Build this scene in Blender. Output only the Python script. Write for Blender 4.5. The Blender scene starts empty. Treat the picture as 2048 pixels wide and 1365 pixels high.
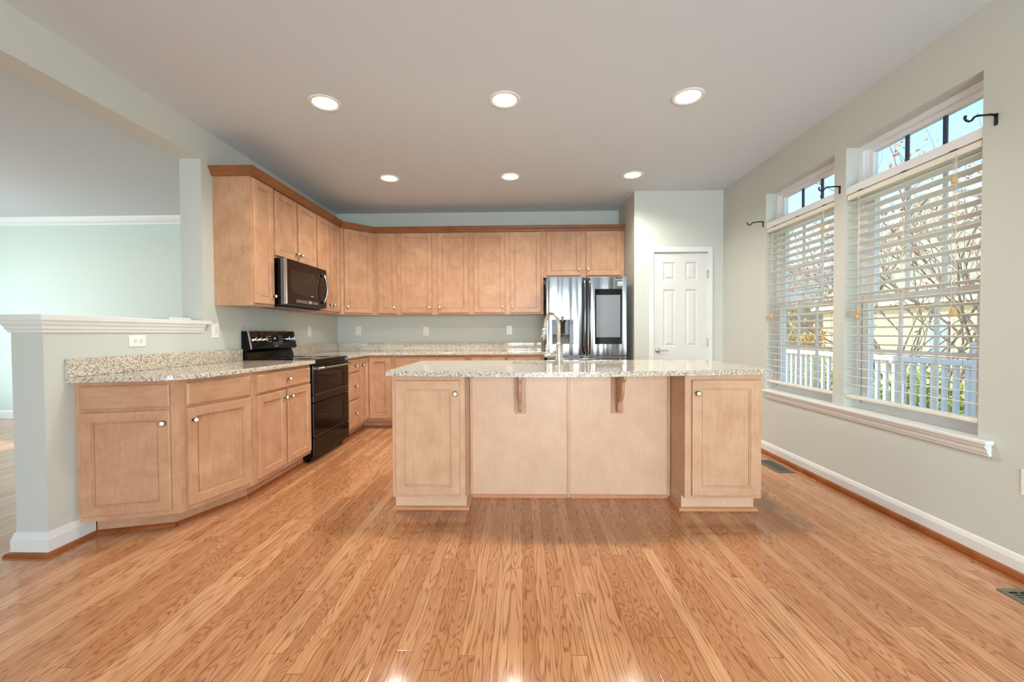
import bpy, bmesh, math, random
from mathutils import Matrix, Vector, Quaternion
PI = math.pi
random.seed(7)
S = bpy.context.scene
COL = S.collection

# ------------------------------------------------------------------ camera
cam_d = bpy.data.cameras.new('camera'); cam = bpy.data.objects.new('camera', cam_d); COL.objects.link(cam)
yaw, pit, rol = 0.0228, -0.0195, -0.0052
fw = Vector((-math.sin(yaw), math.cos(yaw), 0)); rt = Vector((math.cos(yaw), math.sin(yaw), 0)); up = Vector((0, 0, 1))
fw, up = fw*math.cos(pit) + up*math.sin(pit), up*math.cos(pit) - fw*math.sin(pit)
rt, up = rt*math.cos(rol) + up*math.sin(rol), up*math.cos(rol) - rt*math.sin(rol)
cam.matrix_world = Matrix(((rt.x, up.x, -fw.x, 0), (rt.y, up.y, -fw.y, 0), (rt.z, up.z, -fw.z, 1.1458), (0, 0, 0, 1)))
cam_d.sensor_width = 36; cam_d.lens = 844.48/2048*36; cam_d.clip_start = 0.05; cam_d.clip_end = 300
S.camera = cam

# ------------------------------------------------------------------ view, sky, sun, daylight
S.view_settings.view_transform = 'Standard'; S.view_settings.look = 'None'
S.view_settings.gamma = 1; S.view_settings.use_curve_mapping = False
S.view_settings.exposure = 0.36
W = bpy.data.worlds.new('sky'); S.world = W; W.use_nodes = True
wn = W.node_tree.nodes; wl = W.node_tree.links
sky = wn.new('ShaderNodeTexSky'); sky.sky_type = 'NISHITA'; sky.sun_disc = False
sky.sun_elevation = math.radians(30); sky.sun_rotation = math.radians(-95); sky.air_density = 1.0; sky.dust_density = 0.6
wn['Background'].inputs['Strength'].default_value = 0.30
wl.new(sky.outputs[0], wn['Background'].inputs['Color'])

def sun(name, d, energy, color, angle=1.0):
    l = bpy.data.lights.new(name, 'SUN'); l.energy = energy; l.color = color; l.angle = math.radians(angle)
    o = bpy.data.objects.new(name, l); COL.objects.link(o)
    o.rotation_euler = Vector(d).to_track_quat('-Z', 'Y').to_euler(); return o
def area(name, loc, d, sx, sy, power, color):
    l = bpy.data.lights.new(name, 'AREA'); l.shape = 'RECTANGLE'; l.size = sx; l.size_y = sy; l.energy = power; l.color = color
    o = bpy.data.objects.new(name, l); COL.objects.link(o); o.location = loc
    o.rotation_euler = Vector(d).to_track_quat('-Z', 'Z').to_euler(); return o
sun('sunlight', (0.72, -0.25, -0.68), 4.0, (1, 0.94, 0.84))
DAY = (0.79, 0.91, 1.0)
area('daylight_patio_door', (0.75, -3.35, 1.10), (0, 1, .22), 2.4, 2.1, 245, DAY)
area('daylight_living_window', (-7.75, 3.4, 1.35), (.8, .6, .05), 3.2, 1.9, 80, (0.80, 0.97, 1.0))
area('daylight_living_rear_window', (-5.4, -3.35, 1.4), (0, 1, .1), 1.7, 1.5, 14, (0.80, 0.97, 1.0))

# ------------------------------------------------------------------ materials
def newmat(name):
    m = bpy.data.materials.new(name); m.use_nodes = True
    nt = m.node_tree; return m, nt, nt.nodes['Principled BSDF']
def lin(*c):
    return tuple(((v/255)/12.92 if v/255 <= .04045 else ((v/255+.055)/1.055)**2.4) for v in c) + (1,)
def plain(name, rgb, rough=.5, metal=0, spec=.5, bump=0, bscale=200, coat=0):
    m, nt, b = newmat(name)
    b.inputs['Base Color'].default_value = lin(*rgb); b.inputs['Roughness'].default_value = rough
    b.inputs['Metallic'].default_value = metal; b.inputs['Specular IOR Level'].default_value = spec
    b.inputs['Coat Weight'].default_value = coat
    tc = nt.nodes.new('ShaderNodeTexCoord'); n = nt.nodes.new('ShaderNodeTexNoise')
    n.inputs['Scale'].default_value = bscale; n.inputs['Detail'].default_value = 3
    nt.links.new(tc.outputs['Object'], n.inputs['Vector'])
    if bump:
        bp = nt.nodes.new('ShaderNodeBump'); bp.inputs['Strength'].default_value = bump; bp.inputs['Distance'].default_value = .002
        nt.links.new(n.outputs['Fac'], bp.inputs['Height']); nt.links.new(bp.outputs[0], b.inputs['Normal'])
    else:
        mr = nt.nodes.new('ShaderNodeMapRange'); mr.inputs['To Min'].default_value = max(0, rough-.02); mr.inputs['To Max'].default_value = rough+.02
        nt.links.new(n.outputs['Fac'], mr.inputs['Value']); nt.links.new(mr.outputs[0], b.inputs['Roughness'])
    return m
class NT:
    def __init__(s, nt): s.nt = nt
    def __call__(s, t, **kw):
        n = s.nt.nodes.new('ShaderNode'+t)
        for k, v in kw.items():
            if k.startswith('_'): setattr(n, k[1:], v)
        for k, v in kw.items():
            if k.startswith('_'): continue
            key = int(k[1:]) if k[0] == 'i' and k[1:].isdigit() else k.replace('__', ' ')
            if hasattr(v, 'is_linked'): s.nt.links.new(v, n.inputs[key])
            else: n.inputs[key].default_value = v
        return n
    def m(s, op, a, b=0.0, c=0.0): return s('Math', _operation=op, i0=a, i1=b, i2=c).outputs[0]
    def mix(s, f, a, b, mode='MIX'):
        n = s('Mix', _data_type='RGBA', _blend_type=mode)
        for i, v in ((0, f), (6, a), (7, b)):
            if hasattr(v, 'is_linked'): s.nt.links.new(v, n.inputs[i])
            else: n.inputs[i].default_value = v
        return n.outputs[2]
    def rng(s, v, a, b, c, d): return s('MapRange', Value=v, From__Min=a, From__Max=b, To__Min=c, To__Max=d).outputs[0]

def wood(name, light, dark, axis='z', rough=.32, seed=0.0):
    m, nt, b = newmat(name); N = NT(nt)
    tc = N('TexCoord'); oi = N('ObjectInfo')
    off = N('CombineXYZ', X=N.m('MULTIPLY', oi.outputs['Random'], 37.0), Y=seed, Z=N.m('MULTIPLY', oi.outputs['Random'], 91.0))
    v = N('VectorMath', _operation='ADD', i0=tc.outputs['Object'], i1=off.outputs[0])
    sc = {'z': (1, 1, .14), 'x': (.14, 1, 1), 'y': (1, .14, 1)}[axis]
    st = N('VectorMath', _operation='MULTIPLY', i0=v.outputs[0], i1=sc)
    g = N('TexNoise', Vector=st.outputs[0], Scale=55.0, Detail=5.0, Roughness=.65)
    bl = N('TexNoise', Vector=v.outputs[0], Scale=5.5, Detail=4.0, Roughness=.6, Distortion=.6)
    fi = N('TexNoise', Vector=st.outputs[0], Scale=420.0, Detail=2.0)
    f = N.m('ADD', N.m('MULTIPLY', N.rng(g.outputs['Fac'], .3, .7, 0, 1), .30), N.m('MULTIPLY', N.rng(bl.outputs['Fac'], .3, .7, 0, 1), .55))
    f = N.m('ADD', f, N.m('MULTIPLY', fi.outputs['Fac'], .15))
    c = N.mix(f, lin(*dark), lin(*light))
    nt.links.new(c, b.inputs['Base Color']); b.inputs['Roughness'].default_value = rough
    b.inputs['Specular IOR Level'].default_value = .4
    return m
MAPLE = wood('maple_vertical', (210, 167, 133), (172, 125, 92))
MAPLE_H = wood('maple_horizontal', (208, 165, 131), (172, 125, 92), 'x')
MAPLE_ISL_LIT = wood('maple_island_lit', (222, 184, 150), (190, 146, 112))  # cabinet maple with the stronger light on the island put into its colour
MAPLE_PANEL = wood('maple_panel', (230, 196, 164), (210, 170, 138))
CROWNW = wood('maple_crown', (158, 102, 62), (122, 74, 42), 'x')
SHOE = wood('oak_shoe_moulding', (170, 98, 52), (122, 62, 30), 'y', .25)
SHOE_P = wood('maple_shoe_moulding', (216, 160, 118), (188, 126, 88), 'x', .3)
TASSEL = wood('tassel_wood', (214, 178, 128), (190, 150, 100))

def floor_mat():
    m, nt, b = newmat('oak_strip_floor'); N = NT(nt)
    tc = N('TexCoord'); sp = N('SeparateXYZ', Vector=tc.outputs['Object'])
    x, y = sp.outputs[0], sp.outputs[1]
    u = N.m('MULTIPLY', x, 1/.0572); strip = N.m('FLOOR', u); fu = N.m('FRACT', u)
    r1 = N('TexWhiteNoise', _noise_dimensions='1D', W=strip).outputs['Value']
    ln = N.m('ADD', N.m('MULTIPLY', r1, .45), .5)
    v = N.m('ADD', N.m('MULTIPLY', y, ln), N.m('MULTIPLY', r1, 17.3)); brd = N.m('FLOOR', v); fv = N.m('FRACT', v)
    idv = N('CombineXYZ', X=strip, Y=brd, Z=0.0)
    wnz = N('TexWhiteNoise', _noise_dimensions='3D', Vector=idv.outputs[0])
    r2 = wnz.outputs['Value']; cs = N('SeparateXYZ', Vector=wnz.outputs['Color'])
    r3, r4 = cs.outputs[0], cs.outputs[1]
    # contour lines of a stretched noise give cathedral grain
    gv = N('CombineXYZ', X=N.m('ADD', N.m('MULTIPLY', x, 17.0), N.m('MULTIPLY', r2, 61.0)),
           Y=N.m('ADD', N.m('MULTIPLY', y, N.m('ADD', N.m('MULTIPLY', r3, 2.6), .7)), N.m('MULTIPLY', r4, 43.0)), Z=N.m('MULTIPLY', r3, 9.0))
    gn = N('TexNoise', Vector=gv.outputs[0], Scale=1.0, Detail=1.6, Roughness=.45)
    wv = N.m('SINE', N.m('MULTIPLY', gn.outputs['Fac'], N.m('ADD', N.m('MULTIPLY', r4, 60.0), 70.0)))
    ring = N.m('POWER', N.rng(wv, -.2, 1.0, 0, 1), 1.6)
    fv2 = N('CombineXYZ', X=N.m('MULTIPLY', x, 330.0), Y=N.m('ADD', N.m('MULTIPLY', y, 7.0), N.m('MULTIPLY', r2, 50.0)), Z=r2)
    fib = N('TexNoise', Vector=fv2.outputs[0], Scale=1.0, Detail=2.0).outputs['Fac']
    bl = N('TexNoise', Vector=gv.outputs[0], Scale=.5, Detail=1.0).outputs['Fac']
    base = N.mix(r2, lin(218, 166, 122), lin(182, 124, 80))
    base = N.mix(N.m('MULTIPLY', r3, .45), base, lin(196, 138, 100))
    base = N.mix(N.rng(bl, .35, .65, 0, .3), base, lin(184, 122, 76))
    g = N.m('MULTIPLY', ring, N.rng(fib, .35, .65, .25, .75))
    g = N.m('ADD', g, N.rng(fib, .5, .8, 0, .25))
    colr = N.mix(N.m('MULTIPLY', g, 1.0), base, lin(122, 66, 32))
    su = N.m('MINIMUM', fu, N.m('SUBTRACT', 1.0, fu)); sv = N.m('DIVIDE', N.m('MINIMUM', fv, N.m('SUBTRACT', 1.0, fv)), ln)
    seam = N.m('MAXIMUM', N.rng(su, .008, .03, 1, 0), N.rng(sv, .0007, .002, 1, 0))
    colr = N.mix(N.m('MULTIPLY', seam, .65), colr, lin(84, 48, 26))
    nt.links.new(colr, b.inputs['Base Color'])
    nt.links.new(N.rng(fib, .2, .8, .07, .13), b.inputs['Roughness'])
    b.inputs['Specular IOR Level'].default_value = .55
    bp = N('Bump', Strength=.12, Distance=.0008, Height=N.m('SUBTRACT', N.m('MULTIPLY', g, -.25), seam))
    nt.links.new(bp.outputs[0], b.inputs['Normal'])
    return m
FLOOR = floor_mat()

def granite(nm='speckled_granite', rough=.05):
    m, nt, b = newmat(nm); N = NT(nt)
    tc = N('TexCoord')
    v1 = N('TexVoronoi', Vector=tc.outputs['Object'], Scale=130.0)
    v2 = N('TexVoronoi', Vector=tc.outputs['Object'], Scale=190.0)
    n = N('TexNoise', Vector=tc.outputs['Object'], Scale=40.0, Detail=3.0)
    s1 = N('SeparateXYZ', Vector=v1.outputs['Color']); s2 = N('SeparateXYZ', Vector=v2.outputs['Color'])
    c = N.mix(s1.outputs[0], lin(226, 216, 200), lin(190, 178, 160))
    c = N.mix(N.rng(s1.outputs[1], .72, .76, 0, .8), c, lin(150, 140, 128))
    c = N.mix(N.rng(s2.outputs[0], .86, .88, 0, .85), c, lin(84, 76, 70))
    c = N.mix(N.rng(s2.outputs[1], .86, .88, 0, .8), c, lin(246, 240, 228))
    c = N.mix(N.rng(n.outputs['Fac'], .3, .7, 0, .25), c, lin(205, 190, 165))
    nt.links.new(c, b.inputs['Base Color']); b.inputs['Roughness'].default_value = rough
    b.inputs['Specular IOR Level'].default_value = .5
    return m
GRANITE = granite(); GRANITE_EDGE = granite('honed_granite_edge', .3)

def steel(name, rgb, rough, wav=.0, axis='z'):
    m, nt, b = newmat(name); N = NT(nt); tc = N('TexCoord')
    st = N('VectorMath', _operation='MULTIPLY', i0=tc.outputs['Object'], i1=(1, 1, .01) if axis == 'z' else (.01, 1, 1))
    n = N('TexNoise', Vector=st.outputs[0], Scale=900.0, Detail=2.0)
    big = N('TexNoise', Vector=N('VectorMath', _operation='MULTIPLY', i0=tc.outputs['Object'], i1=(1, 1, .07)).outputs[0], Scale=9.0, Detail=1.0)
    b.inputs['Base Color'].default_value = lin(*rgb); b.inputs['Metallic'].default_value = 1
    nt.links.new(N.rng(n.outputs['Fac'], .3, .7, rough*.8, rough*1.25), b.inputs['Roughness'])
    if wav:
        bp = N('Bump', Strength=wav, Distance=.05, Height=big.outputs['Fac'])
        nt.links.new(bp.outputs[0], b.inputs['Normal'])
    return m
STEEL = steel('fridge_steel', (142, 145, 147), .16, .38)
DSTEEL = steel('fridge_side_steel', (96, 98, 100), .3)
NICKEL = steel('brushed_nickel', (214, 208, 198), .28)
CHROME = plain('chrome', (214, 214, 214), .1, 1)
IRON = plain('black_iron', (22, 22, 24), .45, .3)
BRONZE = plain('knob_stem', (96, 84, 70), .3, .9)
CERAMIC = plain('white_ceramic', (246, 243, 234), .15)
WALL = plain('pale_grey_green_paint', (203, 207, 199), .6, spec=.25, bump=.08, bscale=350)
WALLFAR = plain('pale_mint_paint', (206, 217, 210), .6, spec=.25, bump=.08, bscale=350)
CEIL = plain('ceiling_paint', (209, 216, 222), .8, spec=.1, bump=.05, bscale=350)
WHITE = plain('white_trim_paint', (228, 229, 226), .38)
DOORW = plain('white_door_paint', (218, 220, 217), .45)
VINYL = plain('white_vinyl', (236, 238, 240), .3)
MUNT = plain('dark_transom_grille', (52, 62, 78), .4)
PLATE = plain('outlet_plastic', (240, 240, 232), .3)
SLOT = plain('outlet_slot', (60, 58, 54), .5)
SLAT = plain('cream_blind_slat', (236, 232, 218), .4)
CORD = plain('cream_cord', (222, 210, 188), .8)
BLACK = plain('black_enamel', (7, 7, 8), .12, spec=.22)
BGLASS = plain('black_glass', (5, 5, 6), .05, spec=.28)
BROWNG = plain('tinted_microwave_glass', (30, 21, 18), .07, spec=.4)
DKSTEEL = steel('black_stainless', (62, 55, 52), .16, 0, 'x')
TRIMST = steel('bright_edge_steel', (190, 192, 195), .18)
DARK = plain('dark_gap', (10, 10, 10), .6)
VENTM = plain('pewter_vent_metal', (128, 128, 114), .35, .6)
MARK = plain('printed_mark', (205, 208, 208), .4)
SINKM = steel('sink_steel', (170, 170, 168), .28)
SCREEN, _nt, _b = newmat('tablet_screen')
_b.inputs['Base Color'].default_value = lin(128, 134, 140); _b.inputs['Roughness'].default_value = .05
def emit(name, rgb, s):
    m, nt, b = newmat(name); b.inputs['Base Color'].default_value = lin(*rgb)
    b.inputs['Emission Color'].default_value = lin(*rgb); b.inputs['Emission Strength'].default_value = s; return m
LAMP = emit('lamp_lens', (255, 236, 200), 4.0)
def glass_mat():
    m, nt, b = newmat('window_glass'); N = NT(nt)
    nt.nodes.remove(b); out = nt.nodes['Material Output']
    t = N('BsdfTransparent', Color=(.96, .985, .98, 1)); g = N('BsdfGlossy', Roughness=.02)
    fr = N('LayerWeight', Blend=.5)
    mx = N('MixShader', i0=N.m('ADD', .02, N.m('MULTIPLY', N.m('POWER', fr.outputs['Facing'], 5.0), .6)), i1=t.outputs[0], i2=g.outputs[0]); nt.links.new(mx.outputs[0], out.inputs[0]); return m
GLASS = glass_mat()
# outdoors
DECK = wood('deck_boards', (176, 170, 164), (150, 144, 138), 'y', .6)
PANE = plain('pale_house_pane', (150, 164, 178), .2)
LAWN = plain('lawn', (120, 132, 70), .9, bump=.4, bscale=30)
SIDING = plain('cream_siding', (206, 188, 158), .7)
ROOF = plain('grey_shingles', (168, 170, 164), .9, bump=.4, bscale=40)
BARK = plain('bark', (158, 140, 122), .9, bump=.5, bscale=60)
BARK2 = plain('pale_bark', (170, 166, 148), .9, bump=.5, bscale=60)
def leaf(name, a, b_):
    m, nt, b = newmat(name); N = NT(nt); g = N('NewGeometry')
    c = N.mix(g.outputs['Random Per Island'], lin(*a), lin(*b_)); nt.links.new(c, b.inputs['Base Color']); b.inputs['Roughness'].default_value = .6
    return m
REDLEAF = leaf('red_leaves', (220, 132, 112), (234, 186, 140))
YELLEAF = leaf('yellow_leaves', (240, 196, 66), (226, 168, 60))
GRNLEAF = leaf('yellow_green_leaves', (224, 222, 84), (136, 160, 56))

# ------------------------------------------------------------------ mesh helpers
class MB:
    def __init__(s): s.bm = bmesh.new(); s.mi = 0; s.bv = 0
    def _tag(s, faces, smooth=False):
        for f in faces: f.material_index = s.mi; f.smooth = smooth
    def box(s, x0, x1, y0, y1, z0, z1, bev=0, rot=None, seg=2):
        b = bmesh.new()
        bmesh.ops.create_cube(b, size=1)
        bmesh.ops.scale(b, vec=(x1-x0, y1-y0, z1-z0), verts=b.verts)
        if bev: bmesh.ops.bevel(b, geom=b.edges[:], offset=bev, segments=seg, profile=.5, affect='EDGES')
        if rot: bmesh.ops.transform(b, matrix=rot, verts=b.verts)
        bmesh.ops.translate(b, vec=((x0+x1)/2, (y0+y1)/2, (z0+z1)/2), verts=b.verts)
        s._merge(b); return s
    def _merge(s, b, smooth=False):
        mp = {}
        for v in b.verts: mp[v] = s.bm.verts.new(v.co)
        for f in b.faces:
            try:
                nf = s.bm.faces.new([mp[v] for v in f.verts]); nf.material_index = s.mi; nf.smooth = smooth or f.smooth
            except ValueError: pass
        b.free()
    def prism(s, poly, z0, z1, bev=0):     # poly: list of (x, y), extruded in z
        b = bmesh.new()
        lo = [b.verts.new((p[0], p[1], z0)) for p in poly]; hi = [b.verts.new((p[0], p[1], z1)) for p in poly]
        n = len(poly); b.faces.new(lo[::-1]); b.faces.new(hi)
        for i in range(n): b.faces.new((lo[i], lo[(i+1) % n], hi[(i+1) % n], hi[i]))
        bmesh.ops.recalc_face_normals(b, faces=b.faces)
        if bev:
            es = [e for e in b.edges if abs(e.verts[0].co.z-e.verts[1].co.z) < 1e-6]
            bmesh.ops.bevel(b, geom=es, offset=bev, segments=2, profile=.5, affect='EDGES')
        s._merge(b); return s
    def extrude_yz(s, poly, x0, x1, bev=0):  # poly: (y, z), extruded in x
        b = bmesh.new()
        lo = [b.verts.new((x0, p[0], p[1])) for p in poly]; hi = [b.verts.new((x1, p[0], p[1])) for p in poly]
        n = len(poly); b.faces.new(lo[::-1]); b.faces.new(hi)
        for i in range(n): b.faces.new((lo[i], lo[(i+1) % n], hi[(i+1) % n], hi[i]))
        bmesh.ops.recalc_face_normals(b, faces=b.faces)
        if bev: bmesh.ops.bevel(b, geom=b.edges[:], offset=bev, segments=1, profile=.5, affect='EDGES')
        s._merge(b); return s
    def rings(s, rs, cap=True, back=True):   # rs: list of (x0, x1, z0, z1, y)
        vs = [[s.bm.verts.new((x, r[4], z)) for x, z in ((r[0], r[2]), (r[1], r[2]), (r[1], r[3]), (r[0], r[3]))] for r in rs]
        fs = []
        for a, b in zip(vs, vs[1:]):
            for i in range(4): fs.append(s.bm.faces.new((a[i], a[(i+1) % 4], b[(i+1) % 4], b[i])))
        if cap: fs.append(s.bm.faces.new(vs[-1]))
        if back: fs.append(s.bm.faces.new(vs[0][::-1]))
        s._tag(fs); return s
    def lathe(s, prof, n=24, axis='z', at=(0, 0, 0), smooth=True):  # prof: (r, t)
        b = bmesh.new(); rows = []
        for r, t in prof:
            row = []
            for k in range(n):
                a = 2*PI*k/n; c, d = r*math.cos(a), r*math.sin(a)
                p = {'z': (c, d, t), 'y': (c, t, d), 'x': (t, c, d)}[axis]
                row.append(b.verts.new(Vector(p)+Vector(at)))
            rows.append(row)
        for p, q in zip(rows, rows[1:]):
            for k in range(n):
                f = b.faces.new((p[k], p[(k+1) % n], q[(k+1) % n], q[k])); f.smooth = smooth
        for row in (rows[0], rows[-1]):
            try: b.faces.new(row)
            except ValueError: pass
        bmesh.ops.recalc_face_normals(b, faces=b.faces)
        s._merge(b); return s
    def tube(s, pts, r, n=8, cap=True, flat=1.0):
        pts = [Vector(p) for p in pts]; rr = r if isinstance(r, (list, tuple)) else [r]*len(pts)
        b = bmesh.new(); rows = []; ref = None
        for i, p in enumerate(pts):
            d = (pts[min(i+1, len(pts)-1)]-pts[max(i-1, 0)]).normalized()
            if ref is None:
                ref = d.orthogonal().normalized()
                if abs(d.z) < .9: ref = d.cross(Vector((0, 0, 1))).normalized()
            ref = (ref-d*ref.dot(d)).normalized(); o = d.cross(ref)
            rows.append([b.verts.new(p+(ref*math.cos(2*PI*k/n)*flat+o*math.sin(2*PI*k/n))*rr[i]) for k in range(n)])
        for p, q in zip(rows, rows[1:]):
            for k in range(n):
                f = b.faces.new((p[k], p[(k+1) % n], q[(k+1) % n], q[k])); f.smooth = True
        if cap: b.faces.new(rows[0][::-1]); b.faces.new(rows[-1])
        bmesh.ops.recalc_face_normals(b, faces=b.faces)
        s._merge(b); return s
    def sweep(s, path, prof, closed=False):  # path of (x, y); prof of (offset to the right of travel, z)
        n = len(path); P = [Vector((p[0], p[1])) for p in path]; rows = []
        for i in range(n):
            d0 = (P[i]-P[i-1]).normalized() if i > 0 else None; d1 = (P[i+1]-P[i]).normalized() if i < n-1 else None
            if d0 is None: d0 = d1
            if d1 is None: d1 = d0
            n0 = Vector((d0.y, -d0.x)); n1 = Vector((d1.y, -d1.x)); m = (n0+n1).normalized(); k = 1/max(.3, m.dot(n0))
            rows.append([s.bm.verts.new((P[i].x+m.x*k*o, P[i].y+m.y*k*o, z)) for o, z in prof])
        fs = []
        for a, b in zip(rows, rows[1:]):
            for j in range(len(prof)): fs.append(s.bm.faces.new((a[j], b[j], b[(j+1) % len(prof)], a[(j+1) % len(prof)])))
        fs.append(s.bm.faces.new(rows[0])); fs.append(s.bm.faces.new(rows[-1][::-1]))
        s._tag(fs); bmesh.ops.recalc_face_normals(s.bm, faces=fs); return s
MAT = {}
def rootmat(o): return MAT.get(o.name, Matrix.Identity(4))
def obj(name, mb, mats, parent=None, world=False):
    """links the collected shapes as one mesh object; world=True: the shapes were given in world coordinates"""
    if world and parent is not None:
        p = parent
        while p.parent is not None: p = p.parent
        mb.bm.transform(rootmat(p).inverted())
    me = bpy.data.meshes.new(name); mb.bm.normal_update(); mb.bm.to_mesh(me); mb.bm.free()
    for m in (mats if isinstance(mats, (list, tuple)) else [mats]): me.materials.append(m)
    o = bpy.data.objects.new(name, me); COL.objects.link(o)
    if parent is not None: o.parent = parent
    return o
def tag(o, label, cat, group=None, kind=None):
    o['label'] = label; o['category'] = cat
    if group: o['group'] = group
    if kind: o['kind'] = kind
    return o
def thing(name, label, cat, loc=(0, 0, 0), rz=0, group=None, kind=None):
    o = bpy.data.objects.new(name, None); COL.objects.link(o); o.location = loc; o.rotation_euler = (0, 0, rz); o.empty_display_size = .1
    MAT[o.name] = Matrix.Translation(loc) @ Matrix.Rotation(rz, 4, 'Z')
    return tag(o, label, cat, group, kind)
def struct(name, mb, mat, label, cat):
    return tag(obj(name, mb, mat), label, cat, kind='structure')
def copy_tree(o, parent=None):
    c = o.copy(); COL.objects.link(c)
    if parent is not None: c.parent = parent
    for ch in list(o.children): copy_tree(ch, c)
    return c
def text(name, body, size, mat, parent, loc, rot, width=None):
    cu = bpy.data.curves.new(name, 'FONT'); cu.body = body; cu.size = size; cu.align_x = 'CENTER'; cu.align_y = 'CENTER'; cu.extrude = .0004
    cu.materials.append(mat)
    tmp = bpy.data.objects.new(name, cu); COL.objects.link(tmp); bpy.context.view_layer.update()
    me = bpy.data.meshes.new_from_object(tmp.evaluated_get(bpy.context.evaluated_depsgraph_get())); bpy.data.objects.remove(tmp)
    o = bpy.data.objects.new(name, me); COL.objects.link(o); o.parent = parent; o.location = loc; o.rotation_euler = rot
    return o

# ------------------------------------------------------------------ the setting
XL, XR, YB, YD, XD, ZC = -2.468, 2.2875, 5.62, 4.854, 1.286, 2.745
XLO = XL-.169                      # living-room face of the left wall
YR = -3.0                          # wall behind the camera
XFAR, YFAR = -7.6, 5.66
O1, O2 = (2.163, 3.047), (3.156, 4.02)   # the two window openings along the right wall
WZ0, WZ1 = .585, 2.432
struct('floor', MB().box(XFAR, XR+.17, YR-.15, YFAR+.1, -.06, 0), FLOOR, 'glossy golden oak strip floor running towards the back wall', 'floor')
struct('ceiling', MB().box(XFAR, XR+.17, YR-.15, YFAR+.1, ZC, ZC+.12), CEIL, 'smooth pale grey ceiling with six recessed lights', 'ceiling')
w = MB()
w.box(XLO, XL, 3.227, YB+.1, 0, ZC); w.box(XLO, XL, -.6, 3.227, 2.504, ZC); w.box(XLO, XL, YR, -.6, 0, ZC); w.box(XLO, XL, 2.122, 3.227, 0, 1.2)
struct('wall_left', w, WALL, 'left kitchen wall with wide opening, header and half wall', 'wall')
struct('wall_back', MB().box(XL, XD+.12, YB, YB+.1, 0, ZC), WALL, 'pale green wall behind the upper cabinets', 'wall')
struct('wall_fridge', MB().box(XD, XD+.12, YD+.12, YB, 0, ZC), WALL, 'short side wall right of the refrigerator', 'wall')
w = MB(); DX0, DX1, DZ = 1.500, 2.115, 2.056
w.box(XD, DX0, YD, YD+.12, 0, ZC); w.box(DX1, XR, YD, YD+.12, 0, ZC); w.box(DX0, DX1, YD, YD+.12, DZ, ZC)
struct('wall_pantry', w, WALL, 'pale wall around the white six-panel door', 'wall')
w = MB(); XO = XR+.165
w.box(XR, XO, YR, O1[0], 0, ZC); w.box(XR, XO, O1[1], O2[0], 0, ZC); w.box(XR, XO, O2[1], YD+.12, 0, ZC)
for o in (O1, O2): w.box(XR, XO, o[0], o[1], 0, WZ0); w.box(XR, XO, o[0], o[1], WZ1, ZC)
struct('wall_right', w, WALL, 'grey wall with the two tall windows', 'wall')
w = MB(); PD = (-.5, 2.0, .03, 2.15); LW = (-6.3, -4.5, .6, 2.2)
def front_wall(w, x0, x1, holes):
    x = x0
    for h in holes:
        w.box(x, h[0], YR-.12, YR, 0, ZC); w.box(h[0], h[1], YR-.12, YR, 0, h[2]); w.box(h[0], h[1], YR-.12, YR, h[3], ZC); x = h[1]
    w.box(x, x1, YR-.12, YR, 0, ZC)
front_wall(w, XFAR, XR, [LW, PD])
struct('wall_front', w, WALL, 'wall behind the viewer with patio door and windows', 'wall')
struct('wall_far', MB().box(XFAR, XLO, YFAR, YFAR+.1, 0, ZC), WALLFAR, 'pale mint end wall of the adjoining living room', 'wall')
m = MB().box(XFAR-.1, XFAR, YR, 1.6, 0, ZC).box(XFAR-.1, XFAR, 5.2, YFAR, 0, ZC).box(XFAR-.1, XFAR, 1.6, 5.2, 0, .3).box(XFAR-.1, XFAR, 1.6, 5.2, 2.4, ZC)
struct('wall_side', m, WALLFAR, 'far left wall of the adjoining living room', 'wall')
n = 3
for h, k, nm in ((PD, 4, 'patio door glazing behind the viewer'), (LW, 3, 'window at the living room rear')):
    t = thing('window_%d' % n, nm, 'window', ((h[0]+h[1])/2, YR-.08, h[2]), 0, kind='structure'); n += 1
    m = MB(); hw = (h[1]-h[0])/2; hh = h[3]-h[2]
    for i in range(k+1):
        c = -hw+.025+(2*hw-.05)*i/k; m.box(c-.025, c+.025, -.02, .02, 0, hh)
    for j in range(4):
        c = .025+(hh-.05)*j/3; m.box(-hw, hw, -.015, .015, c-.02, c+.02)
    obj('frame', m, VINYL, t)

t = thing('window_5', 'wide window in the far left wall of the living room', 'window', (XFAR-.05, 3.4, .3), PI/2, kind='structure')
m = MB()
for i in range(5): c = -1.775+3.55*i/4; m.box(c-.025, c+.025, -.02, .02, 0, 2.1)
for j in range(4): c = .02+2.06*j/3; m.box(-1.8, 1.8, -.015, .015, c-.02, c+.02)
obj('frame', m, VINYL, t)

# trim: baseboards, shoe mouldings, half-wall cap, crown in the living room, casing
BP = [(0, 0), (.014, 0), (.014, .085), (.010, .097), (.006, .108), (0, .112)]
SP = [(0, 0), (.020, 0), (.019, .010), (.013, .018), (0, .022)]
struct('baseboard_right', MB().sweep([(XR, YD), (XR, YR)], BP), WHITE, 'white baseboard along the window wall', 'baseboard')
struct('trim_1', MB().sweep([(XR-.014, YD-.014), (XR-.014, YR)], [(0, 0), (.019, 0), (.018, .018), (.012, .032), (0, .038)]), SHOE, 'reddish oak shoe moulding under the right baseboard', 'moulding')
struct('baseboard_pantry', MB().sweep([(XD, YD), (1.452, YD)], BP).sweep([(2.167, YD), (XR-.014, YD)], BP), WHITE, 'white baseboard pieces beside the pantry door', 'baseboard')
HP = [(XLO, 3.2), (XLO, 2.122), (XL, 2.122), (XL, 2.353)]
BP2 = [(0, 0), (.016, 0), (.016, .085), (.012, .095), (.006, .118), (0, .122)]
struct('baseboard_half_wall', MB().sweep(HP, BP2), WHITE, 'white baseboard wrapping the end of the half wall', 'baseboard')
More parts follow.
